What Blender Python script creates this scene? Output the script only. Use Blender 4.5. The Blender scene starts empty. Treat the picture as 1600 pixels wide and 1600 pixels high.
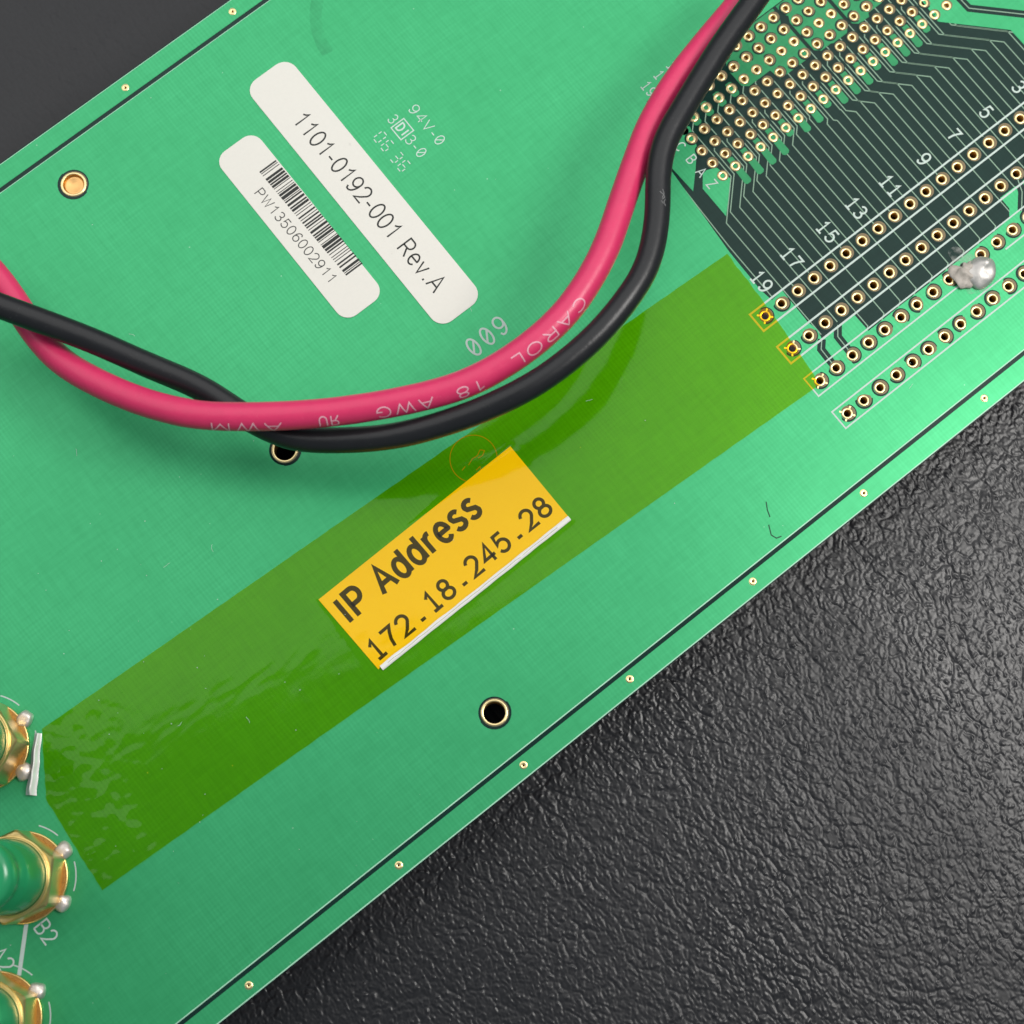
import bpy, math, random
import numpy as np
from mathutils import Vector, Matrix, noise
random.seed(7)
S = 0.1                                   # script works in millimetres, 1 Blender unit = 1 cm
scene = bpy.context.scene
scene.unit_settings.system = 'METRIC'
scene.unit_settings.scale_length = 0.01
COL = scene.collection

# ------------------------------------------------------------------ camera
# board frame: +X along the long board edge, +Y across it, Z up from the board face (mm)
CR = ((0.7841530247, -0.6204444388, 0.0123584860),
      (-0.6071521534, -0.7711676340, -0.1914856208),
      (0.1283366529, 0.1426505474, -0.9814176098))
CP = (-67.398528, -32.034626, 220.457544)
FPX = 3000.0
cam = bpy.data.cameras.new('camera')
cam.sensor_width = 36.0
cam.lens = FPX / 1600 * 36
cam.clip_start, cam.clip_end = 0.5, 500
co = bpy.data.objects.new('camera', cam); COL.objects.link(co)
co.matrix_world = Matrix(((CR[0][0], -CR[1][0], -CR[2][0], CP[0]*S),
                          (CR[0][1], -CR[1][1], -CR[2][1], CP[1]*S),
                          (CR[0][2], -CR[1][2], -CR[2][2], CP[2]*S),
                          (0, 0, 0, 1)))
cam.dof.use_dof = True
cam.dof.focus_distance = 22.6
cam.dof.aperture_fstop = 0.30
scene.camera = co

# ------------------------------------------------------------------ world, lamps, exposure
world = bpy.data.worlds.new('World'); scene.world = world
world.use_nodes = True
bg = world.node_tree.nodes['Background']
bg.inputs[0].default_value = (0.74, 0.90, 1.0, 1); bg.inputs[1].default_value = 0.20
def area_lamp(name, pos, aim, sx, sy, radiance, col, yaw=0.0):
    """flat panel; radiance in scene units, so power follows from the size"""
    l = bpy.data.lights.new(name, 'AREA'); l.shape = 'RECTANGLE'
    l.size, l.size_y, l.color = sx*S, sy*S, col
    l.energy = radiance*math.pi*sx*S*sy*S
    o = bpy.data.objects.new(name, l); COL.objects.link(o)
    o.location = Vector(pos)*S
    q = Matrix.Rotation(yaw, 4, 'Z').to_quaternion() if aim is None else (Vector(aim)-Vector(pos)).to_track_quat('-Z', 'Y')
    o.rotation_mode = 'QUATERNION'; o.rotation_quaternion = q
    return o
# a wide ceiling panel behind the top of the picture, and a smaller lamp to the right
area_lamp('ceiling_panel', (102, 248, 300), None, 900, 500, 1.03, (1.0, 0.985, 0.96), math.radians(-19.1))
area_lamp('side_lamp', (125, -100, 300), (-10, 5, 0), 110, 110, 17.0, (1.0, 0.97, 0.93))
scene.view_settings.view_transform = 'Standard'
scene.view_settings.look = 'None'
scene.view_settings.exposure = 0.20
scene.view_settings.gamma = 1.0
scene.view_settings.use_curve_mapping = False
scene.cycles.max_bounces = 8
scene.cycles.diffuse_bounces = 3
scene.cycles.glossy_bounces = 3
scene.cycles.transparent_max_bounces = 8
scene.cycles.caustics_reflective = False
scene.cycles.caustics_refractive = False
scene.render.resolution_x = scene.render.resolution_y = 1024

# ------------------------------------------------------------------ measuring helpers
def at(x, y, z=0.0):
    """point at height z (mm) on the sight line through photo point x, y"""
    a, b = (x-800)/FPX, (y-800)/FPX
    d = [CR[0][i]*a + CR[1][i]*b + CR[2][i] for i in range(3)]
    s = (z-CP[2])/d[2]
    return Vector((CP[0]+s*d[0], CP[1]+s*d[1], z))
def flat(pts, z=0.0):
    return [at(x, y, z).to_2d() for x, y in pts]

# ------------------------------------------------------------------ materials
MATS = {}
def mat(name):
    m = bpy.data.materials.new(name); m.use_nodes = True
    nt = m.node_tree; p = nt.nodes['Principled BSDF']
    MATS[name] = m
    return m, nt, p
def N(nt, typ, **kw):
    n = nt.nodes.new(typ)
    for k, v in kw.items():
        if k.startswith('i_'):
            key = k[2:]; key = int(key) if key.isdigit() else key.replace('_', ' ')
            n.inputs[key].default_value = v
        else: setattr(n, k, v)
    return n
def L(nt, a, b): nt.links.new(a, b)
def math_n(nt, op, a, b=None, c=None):
    n = nt.nodes.new('ShaderNodeMath'); n.operation = op
    for i, v in enumerate((a, b, c)):
        if v is None: continue
        if isinstance(v, (int, float)): n.inputs[i].default_value = v
        else: L(nt, v, n.inputs[i])
    return n.outputs[0]
def mixc(nt, f, a, b, mode='MIX'):
    n = nt.nodes.new('ShaderNodeMix'); n.data_type = 'RGBA'; n.blend_type = mode
    for i, v in ((0, f), (6, a), (7, b)):
        if isinstance(v, (int, float)): n.inputs[i].default_value = v
        elif isinstance(v, tuple): n.inputs[i].default_value = (*v, 1) if len(v) == 3 else v
        else: L(nt, v, n.inputs[i])
    return n.outputs[2]
def ramp(nt, fac, lo, hi):
    n = nt.nodes.new('ShaderNodeMapRange'); n.inputs[1].default_value = lo; n.inputs[2].default_value = hi
    L(nt, fac, n.inputs[0]); return n.outputs[0]
def world_pos(nt):
    return nt.nodes.new('ShaderNodeNewGeometry').outputs['Position']
def noise_n(nt, vec, scale, detail=3, rough=0.5, dist=0.0):
    n = N(nt, 'ShaderNodeTexNoise', i_Scale=scale, i_Detail=detail, i_Roughness=rough, i_Distortion=dist)
    L(nt, vec, n.inputs['Vector']); return n.outputs['Fac']
def bump(nt, p, h, strength, dist):
    b = N(nt, 'ShaderNodeBump', i_Strength=strength, i_Distance=dist)
    L(nt, h, b.inputs['Height']); L(nt, b.outputs[0], p.inputs['Normal']); return b

def board_material(name, base, lighter, rough, thread_amt, streak_amt, specks=True, spec=0.28, metal=0.0):
    """solder mask over woven glass cloth: crossed threads about 0.45 mm apart, streaky and uneven"""
    m, nt, p = mat(name)
    pos = world_pos(nt)
    sx = nt.nodes.new('ShaderNodeSeparateXYZ'); L(nt, pos, sx.inputs[0])
    nz = N(nt, 'ShaderNodeTexNoise', i_Scale=0.5, i_Detail=2); L(nt, pos, nz.inputs['Vector'])
    big = nz.outputs['Fac']
    wob = math_n(nt, 'MULTIPLY', big, 7.0)
    a = math_n(nt, 'SINE', math_n(nt, 'MULTIPLY_ADD', sx.outputs[0], 2*math.pi/0.0455, wob))
    b = math_n(nt, 'SINE', math_n(nt, 'MULTIPLY_ADD', sx.outputs[1], 2*math.pi/0.0530, wob))
    st = N(nt, 'ShaderNodeMapping'); st.inputs['Scale'].default_value = (2.4, 19.0, 1); L(nt, pos, st.inputs[0])
    s1 = noise_n(nt, st.outputs[0], 1.0, 3, 0.65)
    st2 = N(nt, 'ShaderNodeMapping'); st2.inputs['Scale'].default_value = (17.0, 2.2, 1); L(nt, pos, st2.inputs[0])
    s2 = noise_n(nt, st2.outputs[0], 1.0, 3, 0.65)
    amp = ramp(nt, big, 0.34, 0.66)
    th = math_n(nt, 'MULTIPLY', math_n(nt, 'MULTIPLY_ADD', b, 0.45, a), amp)
    streak = math_n(nt, 'SUBTRACT', math_n(nt, 'ADD', s1, s2), 1.0)
    v = math_n(nt, 'MULTIPLY_ADD', th, thread_amt, 0.5)
    v = math_n(nt, 'MULTIPLY_ADD', streak, streak_amt, v)
    v = math_n(nt, 'MULTIPLY_ADD', math_n(nt, 'SUBTRACT', big, 0.5), 0.5, v)
    col = mixc(nt, v, base, lighter)
    if specks:
        vo = N(nt, 'ShaderNodeTexVoronoi', i_Scale=2.2, i_Randomness=1.0); L(nt, pos, vo.inputs['Vector'])
        sp = math_n(nt, 'LESS_THAN', vo.outputs['Distance'], 0.02)
        col = mixc(nt, math_n(nt, 'MULTIPLY', sp, 0.30), col, (0.62, 0.8, 0.68))
    L(nt, col, p.inputs['Base Color'])
    p.inputs['Roughness'].default_value = rough
    p.inputs['Specular IOR Level'].default_value = spec
    p.inputs['Metallic'].default_value = metal
    return m
board_material('green_mask_over_copper', (0.033, 0.345, 0.128), (0.066, 0.510, 0.212), 0.33, 0.12, 0.62, True, 0.42, 0.42)
board_material('green_mask_narrow', (0.022, 0.225, 0.085), (0.045, 0.34, 0.135), 0.38, 0.05, 0.8, False, 0.4, 0.4)
board_material('dark_mask_over_laminate', (0.004, 0.021, 0.016), (0.010, 0.040, 0.032), 0.20, 0.05, 0.6, True, 0.24)

def simple(name, col, rough, metal=0.0, spec=0.5, var=0.0, scale=20.0, bmp=0.0, bscale=60.0):
    m, nt, p = mat(name)
    p.inputs['Roughness'].default_value = rough
    p.inputs['Metallic'].default_value = metal
    p.inputs['Specular IOR Level'].default_value = spec
    pos = world_pos(nt)
    f = noise_n(nt, pos, scale, 4, 0.6)
    dark = tuple(c*(1-var) for c in col); light = tuple(min(1, c*(1+var)) for c in col)
    L(nt, mixc(nt, f, dark, light), p.inputs['Base Color'])
    if bmp: bump(nt, p, noise_n(nt, pos, bscale, 4, 0.6), bmp, 0.01)
    return m, nt, p
simple('painted_highlight', (0.42, 0.74, 0.54), 0.35, 0, 0.5, 0.25, 3)  # pale green stands in for the highlight on the mask edges
simple('trace_mask', (0.25, 0.40, 0.28), 0.35, 0, 0.5, 0.15, 8)
simple('pad_gold', (0.98, 0.75, 0.38), 0.30, 1.0, 0.5, 0.10, 12, 0.15, 90)
simple('pad_rim', (0.20, 0.150, 0.08), 0.55, 0.35, 0.5, 0.2, 20)
simple('barrel_gold', (0.60, 0.40, 0.14), 0.4, 1.0, 0.5, 0.2, 20)
simple('pin_end', (0.34, 0.22, 0.09), 0.5, 0.8, 0.5, 0.3, 30)
simple('brown_brass', (0.42, 0.23, 0.07), 0.5, 0.9, 0.5, 0.4, 30, 0.4, 60)  # darker, rougher brown brass for the flange top
simple('copper_stud', (0.95, 0.52, 0.20), 0.38, 1.0, 0.5, 0.15, 8)
simple('brass', (0.96, 0.66, 0.27), 0.28, 1.0, 0.5, 0.12, 6, 0.2, 40)
simple('silk_white', (0.58, 0.68, 0.62), 0.6, 0, 0.3, 0.12, 40, 0.2, 150)
simple('silk_grey', (0.60, 0.72, 0.65), 0.6, 0, 0.3, 0.2, 40)
simple('label_paper', (0.80, 0.77, 0.70), 0.62, 0, 0.3, 0.03, 25, 0.10, 160)
nt = MATS['label_paper'].node_tree; p = nt.nodes['Principled BSDF']
src = p.inputs['Base Color'].links[0].from_socket
spots = ramp(nt, noise_n(nt, world_pos(nt), 11, 3, 0.7), 0.67, 0.80)
L(nt, mixc(nt, math_n(nt, 'MULTIPLY', spots, 0.35), src, (0.50, 0.48, 0.43)), p.inputs['Base Color'])
simple('print_ink', (0.025, 0.027, 0.024), 0.55, 0, 0.35, 0.25, 60)
simple('faint_ink', (0.06, 0.06, 0.055), 0.55, 0, 0.35, 0.3, 60)
simple('ip_paper', (1.0, 0.83, 0.35), 0.6, 0, 0.3, 0.03, 30, 0.1, 160)
simple('paper_edge', (0.88, 0.87, 0.80), 0.55, 0, 0.35, 0.05, 30)
simple('crease', (0.35, 0.30, 0.22), 0.7, 0, 0.3, 0.2, 30)
simple('stamp_ink', (0.34, 0.32, 0.10), 0.6, 0, 0.3, 0.3, 40)
simple('solder', (0.62, 0.59, 0.56), 0.52, 0.8, 0.5, 0.22, 10, 0.4, 14)
simple('leg_solder', (0.80, 0.72, 0.66), 0.45, 0.75, 0.5, 0.15, 14, 0.5, 26)
simple('flux_crust', (0.46, 0.41, 0.36), 0.5, 0.0, 0.5, 0.35, 14, 0.8, 22)
simple('green_plastic', (0.020, 0.30, 0.115), 0.22, 0, 0.55, 0.15, 4, 0.06, 12)
simple('housing_plastic', (0.05, 0.05, 0.05), 0.5, 0, 0.4, 0.2, 8)
simple('scratch_ink', (0.02, 0.10, 0.05), 0.6, 0, 0.3, 0.3, 40)
simple('cable_print', (0.84, 0.44, 0.52), 0.5, 0, 0.3, 0.12, 40)
simple('scuff', (0.22, 0.22, 0.22), 0.6, 0, 0.3, 0.3, 40)

simple('dust_grey', (0.50, 0.62, 0.54), 0.8, 0, 0.2, 0.3, 30)
m, nt, p = mat('smear_film')
p.inputs['Base Color'].default_value = (0.03, 0.16, 0.08, 1); p.inputs['Roughness'].default_value = 0.6
L(nt, math_n(nt, 'MULTIPLY', ramp(nt, noise_n(nt, world_pos(nt), 4, 4, 0.6), 0.35, 0.75), 0.18), p.inputs['Alpha'])
def cable_mat(name, col, rough, spec, scuff_col):
    m, nt, p = mat(name)
    pos = world_pos(nt)
    f = noise_n(nt, pos, 5, 5, 0.65)
    c = mixc(nt, f, tuple(x*0.9 for x in col), tuple(min(1, x*1.1) for x in col))
    spk = ramp(nt, noise_n(nt, pos, 26, 4, 0.7), 0.63, 0.74)
    c = mixc(nt, math_n(nt, 'MULTIPLY', spk, 0.25), c, scuff_col)
    L(nt, c, p.inputs['Base Color'])
    r = math_n(nt, 'ADD', rough-0.07, math_n(nt, 'MULTIPLY', f, 0.16)); L(nt, r, p.inputs['Roughness'])
    p.inputs['Specular IOR Level'].default_value = spec
    bump(nt, p, math_n(nt, 'ADD', noise_n(nt, pos, 45, 4, 0.6), math_n(nt, 'MULTIPLY', noise_n(nt, pos, 9, 2, 0.5), 1.5)), 0.12, 0.012)
cable_mat('pink_pvc', (0.72, 0.036, 0.135), 0.36, 0.5, (0.80, 0.25, 0.33))
cable_mat('black_pvc', (0.014, 0.014, 0.016), 0.33, 0.42, (0.13, 0.13, 0.13))

# amber polyimide film: coloured see-through sheet with a glossy face
m, nt, p = mat('amber_film'); nt.nodes.remove(p)
out = nt.nodes['Material Output']
pos = world_pos(nt)
tr = N(nt, 'ShaderNodeBsdfTransparent'); L(nt, mixc(nt, noise_n(nt, pos, 1.2, 3, 0.6), (0.98, 0.80, 0.07), (1.0, 0.84, 0.095)), tr.inputs[0])
gl = N(nt, 'ShaderNodeBsdfGlossy', i_Roughness=0.06); gl.inputs[0].default_value = (1, 1, 1, 1)
bp = N(nt, 'ShaderNodeBump', i_Strength=0.05, i_Distance=0.01)
mp = N(nt, 'ShaderNodeMapping'); mp.inputs['Scale'].default_value = (0.6, 1.3, 1); L(nt, pos, mp.inputs[0])
L(nt, noise_n(nt, mp.outputs[0], 3.0, 3, 0.55, 0.6), bp.inputs['Height'])
L(nt, bp.outputs[0], gl.inputs['Normal'])
# thin film: same reflectance from both sides
ge = nt.nodes.new('ShaderNodeNewGeometry')
dt = N(nt, 'ShaderNodeVectorMath', operation='DOT_PRODUCT'); L(nt, ge.outputs['Normal'], dt.inputs[0]); L(nt, ge.outputs['Incoming'], dt.inputs[1])
cosv = math_n(nt, 'ABSOLUTE', dt.outputs['Value'])
refl = math_n(nt, 'MULTIPLY_ADD', math_n(nt, 'POWER', math_n(nt, 'SUBTRACT', 1.0, cosv), 5.0), 0.95, 0.020)
mx = N(nt, 'ShaderNodeMixShader'); L(nt, refl, mx.inputs[0]); L(nt, tr.outputs[0], mx.inputs[1]); L(nt, gl.outputs[0], mx.inputs[2])
L(nt, mx.outputs[0], out.inputs[0])

m, nt, p = mat('folded_film')      # several layers thick: shinier, its white reflection put into the base colour
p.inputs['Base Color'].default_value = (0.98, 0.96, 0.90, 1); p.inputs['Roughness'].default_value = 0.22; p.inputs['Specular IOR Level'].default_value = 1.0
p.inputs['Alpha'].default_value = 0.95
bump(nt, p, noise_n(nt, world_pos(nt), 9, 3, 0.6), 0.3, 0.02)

# cloudy flux film round the solder
m, nt, p = mat('flux_film')
pos = world_pos(nt)
p.inputs['Base Color'].default_value = (0.62, 0.63, 0.58, 1); p.inputs['Roughness'].default_value = 0.5
al = ramp(nt, noise_n(nt, pos, 9, 4, 0.65), 0.42, 0.85); L(nt, math_n(nt, 'MULTIPLY', al, 0.55), p.inputs['Alpha'])

# black grained vinyl mat (the grain itself is modelled)
m, nt, p = mat('black_vinyl')
pos = world_pos(nt)
gr = noise_n(nt, pos, 22, 2, 0.6)
L(nt, mixc(nt, gr, (0.011, 0.0108, 0.0125), (0.022, 0.0215, 0.0245)), p.inputs['Base Color'])
L(nt, math_n(nt, 'MULTIPLY_ADD', gr, 0.16, math_n(nt, 'MULTIPLY_ADD', noise_n(nt, pos, 0.45, 2, 0.6), 0.24, 0.16)), p.inputs['Roughness'])
p.inputs['Specular IOR Level'].default_value = 0.40

# ------------------------------------------------------------------ mesh helpers
def link(o, parent=None):
    COL.objects.link(o)
    if parent is not None:
        o.parent = parent
        o.matrix_parent_inverse = Matrix.Translation(-parent.location)
    return o
def mesh_obj(name, verts, faces, mats, parent=None, midx=None, smooth=False, loc=(0, 0, 0)):
    """verts in mm (relative to loc)"""
    me = bpy.data.meshes.new(name)
    me.from_pydata([(v[0]*S, v[1]*S, v[2]*S) for v in verts], [], faces)
    for k in (mats if isinstance(mats, (list, tuple)) else [mats]): me.materials.append(MATS[k])
    if midx: me.polygons.foreach_set('material_index', midx)
    if smooth: me.polygons.foreach_set('use_smooth', [True]*len(me.polygons))
    me.update()
    o = bpy.data.objects.new(name, me); o.location = Vector(loc)*S
    return link(o, parent)
def copy_obj(src, loc, parent, rz=None):
    o = src.copy(); o.location = Vector(loc)*S
    if rz is not None: o.rotation_euler.z = rz
    return link(o, parent)
def empty(name, loc):
    o = bpy.data.objects.new(name, None); o.location = Vector(loc)*S; o.empty_display_size = 0.2
    COL.objects.link(o); return o
def tag(o, label, cat, group=None):
    o['label'] = label; o['category'] = cat
    if group: o['group'] = group
    return o
def circle(cx, cy, r, n=20, a0=0.0):
    return [Vector((cx+r*math.cos(a0+2*math.pi*i/n), cy+r*math.sin(a0+2*math.pi*i/n))) for i in range(n)]
def plate(name, loops, z0, z1, material, parent=None):
    """flat plate between z0 and z1; first loop outline, the others holes"""
    cu = bpy.data.curves.new(name, 'CURVE'); cu.dimensions = '2D'; cu.fill_mode = 'BOTH'
    cu.extrude = (z1-z0)/2*S
    for lp in loops:
        sp = cu.splines.new('POLY'); sp.points.add(len(lp)-1)
        for i, v in enumerate(lp): sp.points[i].co = (v[0]*S, v[1]*S, 0, 1)
        sp.use_cyclic_u = True
    tmp = bpy.data.objects.new(name+'_tmp', cu); COL.objects.link(tmp)
    dg = bpy.context.evaluated_depsgraph_get()
    me = bpy.data.meshes.new_from_object(tmp.evaluated_get(dg))
    COL.objects.unlink(tmp); bpy.data.objects.remove(tmp); bpy.data.curves.remove(cu)
    me.name = name; me.transform(Matrix.Translation((0, 0, (z0+z1)/2*S)))
    me.materials.clear(); me.materials.append(MATS[material])
    o = bpy.data.objects.new(name, me)
    return link(o, parent)
def lathe(prof, n=28, mats=None, close_top=False):
    """prof: (r, z); mats: slot of each band. returns verts, faces, idx"""
    V, Fc, I = [], [], []
    for r, z in prof:
        for k in range(n):
            a = 2*math.pi*k/n; V.append((r*math.cos(a), r*math.sin(a), z))
    for j in range(len(prof)-1):
        for k in range(n):
            a, b = j*n+k, j*n+(k+1) % n
            Fc.append((a, b, b+n, a+n)); I.append(mats[j] if mats else 0)
    if close_top:
        Fc.append([(len(prof)-1)*n+k for k in range(n)]); I.append(mats[-1] if mats else 0)
    return V, Fc, I
def stroke(pts, w, V, Fc, z, closed=False):
    """flat ribbon of width w along a 2D polyline, mitred"""
    P = [Vector((p[0], p[1])) for p in pts]
    Q = [P[0]]
    for q in P[1:]:
        if (q-Q[-1]).length > 1e-5: Q.append(q)
    P = Q
    if closed and (P[0]-P[-1]).length < 1e-5: P.pop()
    n = len(P); b = len(V)
    if n < 2: return
    for i in range(n):
        if closed: d0, d1 = (P[i]-P[i-1]).normalized(), (P[(i+1) % n]-P[i]).normalized()
        else:
            d0 = (P[i]-P[i-1]).normalized() if i else None
            d1 = (P[i+1]-P[i]).normalized() if i < n-1 else None
            if d0 is None: d0 = d1
            if d1 is None: d1 = d0
        n0, n1 = Vector((-d0.y, d0.x)), Vector((-d1.y, d1.x))
        m_ = n0+n1
        if m_.length < 0.3: m_ = n0
        m_.normalize(); k = w/2/max(0.5, m_.dot(n0))
        V.append((P[i].x+m_.x*k, P[i].y+m_.y*k, z)); V.append((P[i].x-m_.x*k, P[i].y-m_.y*k, z))
    for i in range(n if closed else n-1):
        j = (i+1) % n
        Fc.append((b+2*i+1, b+2*j+1, b+2*j, b+2*i))

# ------------------------------------------------------------------ lettering (pen strokes, cap height 1)
def arc(cx, cy, rx, ry, a0, a1, n=None):
    n = n or max(4, int(abs(a1-a0)/14))
    return [(cx+rx*math.cos(math.radians(a0+(a1-a0)*i/n)), cy+ry*math.sin(math.radians(a0+(a1-a0)*i/n))) for i in range(n+1)]
G = {
 '0': (0.62, [arc(.31, .5, .27, .5, 90, 450)]),
 'Q': (0.62, [arc(.31, .5, .26, .5, 90, 450), [(.12, .22), (.50, .78)]]),          # slashed zero
 '1': (0.62, [[(.12, .74), (.27, .84), (.37, 1), (.37, 0)]]),
 '!': (0.62, [[(.14, .76), (.33, 1), (.33, 0)], [(.10, 0), (.56, 0)]]),                  # one with a foot
 '2': (0.62, [arc(.31, .71, .26, .29, 170, -35)+[(.30, .24), (.04, .0), (.59, .0)]]),
 '3': (0.62, [arc(.29, .745, .235, .255, 155, -75)+[(.24, .51)], [(.24, .51)]+arc(.29, .265, .27, .265, 70, -160)]),
 '4': (0.62, [[(.45, 0), (.45, 1), (.03, .3), (.61, .3)]]),
 '5': (0.62, [[(.54, .98), (.15, .98), (.08, .50)]+arc(.30, .32, .27, .32, 125, -155)]),
 '6': (0.62, [arc(.32, .31, .255, .31, 170, 530), arc(.40, .40, .335, .60, 178, 75)+[(.56, .84)]]),
 '7': (0.62, [[(.04, .98), (.57, .98), (.42, .72), (.29, .40), (.23, 0)]]),
 '8': (0.62, [arc(.31, .755, .215, .245, 90, 450), arc(.31, .265, .265, .265, 90, 450)]),
 '9': (0.62, [arc(.30, .69, .255, .31, -10, 350), arc(.22, .60, .335, .60, -2, -105)+[(.06, .16)]]),
 ',': (0.30, [[(.03, .09), (.27, .09)]]),                                              # square stop
 '-': (0.38, [[(.04, .36), (.34, .36)]]),
 '.': (0.30, [[(.15, -.02), (.15, .10)]]),
 ' ': (0.32, []),
 'A': (0.72, [[(.02, 0), (.36, 1), (.70, 0)], [(.14, .34), (.58, .34)]]),
 'B': (0.68, [[(.08, 0), (.08, 1), (.38, 1)]+arc(.38, .76, .20, .24, 90, -90)+[(.08, .52)], [(.38, .52)]+arc(.38, .26, .24, .26, 90, -90)+[(.08, 0)]]),
 'C': (0.72, [arc(.38, .5, .33, .5, 45, 315)]),
 'D': (0.72, [[(.08, 0), (.08, 1), (.32, 1)]+arc(.32, .5, .33, .5, 90, -90)+[(.08, 0)]]),
 'F': (0.62, [[(.08, 0), (.08, 1), (.56, 1)], [(.08, .52), (.48, .52)]]),
 'G': (0.78, [arc(.39, .5, .34, .5, 45, 330)+[(.70, .42), (.44, .42)]]),
 'I': (0.28, [[(.14, 0), (.14, 1)]]),
 'L': (0.58, [[(.08, 1), (.08, 0), (.54, 0)]]),
 'M': (0.84, [[(.08, 0), (.08, 1), (.42, .1), (.76, 1), (.76, 0)]]),
 'O': (0.80, [arc(.40, .5, .35, .5, 90, 450)]),
 'P': (0.68, [[(.08, 0), (.08, 1), (.38, 1)]+arc(.38, .73, .24, .27, 90, -90)+[(.08, .46)]]),
 'R': (0.72, [[(.08, 0), (.08, 1), (.40, 1)]+arc(.40, .74, .23, .26, 90, -90)+[(.08, .48)], [(.36, .48), (.66, 0)]]),
 'U': (0.74, [[(.08, 1), (.08, .34)]+arc(.37, .34, .29, .34, 180, 360)+[(.66, 1)]]),
 'V': (0.68, [[(.02, 1), (.34, 0), (.66, 1)]]),
 'W': (0.96, [[(.02, 1), (.25, 0), (.48, .95), (.71, 0), (.94, 1)]]),
 'Z': (0.64, [[(.06, 1), (.58, 1), (.05, 0), (.60, 0)]]),
 'e': (0.60, [[(.05, .38), (.54, .38)]+arc(.30, .36, .25, .36, 5, 320)]),
 'v': (0.54, [[(.02, .72), (.27, 0), (.52, .72)]]),
 'd': (0.62, [arc(.28, .36, .235, .36, 0, 360), [(.53, 1), (.53, 0)]]),
 'r': (0.38, [[(.08, 0), (.08, .72)], [(.08, .40)]+arc(.30, .44, .22, .28, 180, 75)]),
 's': (0.54, [arc(.27, .54, .20, .175, 30, 180, 8)+[(.12, .43), (.42, .31)]+arc(.26, .18, .215, .18, 20, -165, 10)[1:]]),
 '@': (0.72, [[(.64, 0), (.64, 1), (.32, 1)]+arc(.32, .74, .23, .26, 90, 270)+[(.64, .48)], [(.36, .48), (.06, 0)]]),   # mirrored R
}
def layout(txt, h, track=0.12, mono=None):
    """list of pen strokes in text space (mm) and total width"""
    x, out_ = 0.0, []
    for ch in txt:
        wd, strokes = G[ch]
        adv = mono if mono else wd+track
        off = (mono-wd)/2 if mono else track/2
        for s_ in strokes: out_.append([((x+off+a)*h, b*h) for a, b in s_])
        x += adv
    return out_, x*h
def lettering(name, txt, org, right, h, pen, z, material, parent, track=0.12, mono=None, fit=None, up=None):
    """org: lower-left corner of the text in mm, right: reading direction"""
    wd = layout(txt, h, track, mono)[1]
    k = fit/wd if fit else 1.0
    rx = Vector(right).normalized(); uy = Vector(up).normalized() if up else Vector((-rx.y, rx.x))
    last, x0 = None, 0.0
    for word in txt.split(' '):
        V, Fc = [], []
        st_, ww = layout(word, h, track, mono)
        for n_, s_ in enumerate(st_):
            pts = [Vector(org)+rx*((x0+a)*k)+uy*b for a, b in s_]
            closed = len(pts) > 3 and (pts[0]-pts[-1]).length < 1e-4
            stroke(pts, pen, V, Fc, z+0.0006*(n_ % 7), closed)
        last = mesh_obj(name, V, Fc, material, parent)
        x0 += ww+layout(' ', h, track, mono)[1]
    return last

# ================================================================== MAT
MATZ = -11.0
def hash2(ix, iy, k):
    h = (ix*374761393+iy*668265263+k*1274126177) & 0xffffffff
    h = ((h ^ (h >> 13))*1274126177) & 0xffffffff
    return ((h ^ (h >> 16)) & 0xffff)/65535.0
def cells(x, y):
    """distance to nearest and second nearest scattered point, and a random value per cell"""
    ix, iy = np.floor(x).astype(np.int64), np.floor(y).astype(np.int64)
    f1 = np.full(x.shape, 9.0); f2 = np.full(x.shape, 9.0); rnd = np.zeros(x.shape)
    for dx in (-1, 0, 1):
        for dy in (-1, 0, 1):
            cx, cy = ix+dx, iy+dy
            d = np.hypot(cx+hash2(cx, cy, 1)-x, cy+hash2(cx, cy, 2)-y)
            near = d < f1
            f2 = np.where(near, f1, np.minimum(f2, d)); rnd = np.where(near, hash2(cx, cy, 3), rnd); f1 = np.where(near, d, f1)
    return f1, f2, rnd
def vnoise(x, y, k):
    ix, iy = np.floor(x).astype(np.int64), np.floor(y).astype(np.int64); fx, fy = x-ix, y-iy
    fx, fy = fx*fx*(3-2*fx), fy*fy*(3-2*fy)
    return (hash2(ix, iy, k)*(1-fx)+hash2(ix+1, iy, k)*fx)*(1-fy)+(hash2(ix, iy+1, k)*(1-fx)+hash2(ix+1, iy+1, k)*fx)*fy
def grain(x, y):
    wx = x+.55*vnoise(x*.9, y*.9, 11)+.25*vnoise(x*2.3, y*2.3, 12); wy = y+.55*vnoise(x*.9, y*.9, 13)+.25*vnoise(x*2.3, y*2.3, 14)
    # long creases down the hide, shallow plates between them
    f1, f2, r1 = cells(wx*.62, wy*.30)
    z = -.10*np.clip(1-(f2-f1)/.16, 0, 1)**1.5*(.15+.85*vnoise(x*.3, y*.3, 15))
    e1, e2, r4 = cells(wx*1.05+3.3, wy*.70+5.1)
    z -= .045*np.clip(1-(e2-e1)/.22, 0, 1)**1.4
    z += .035*(r1-.5)+.03*(vnoise(x*1.2, y*.8, 16)-.5)
    # small shiny nubs, denser in some places
    dens = .30+.35*vnoise(x*.12, y*.12, 21)
    g1, g2, r2 = cells(wx*1.02+7.3, wy*.88+3.1)
    z += .110*np.clip(1-(g1/.25)**2, 0, 1)**1.6*(r2 > .62-dens)*(.45+.55*r2)
    k1, k2, r3 = cells(wx*1.9+1.7, wy*1.7+9.2)
    z += .075*np.clip(1-(k1/.33)**2, 0, 1)**1.5*(r3 > .70-dens)*(.4+.6*r3)
    z += .010*vnoise(x*5, y*5, 17)
    return z
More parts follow.
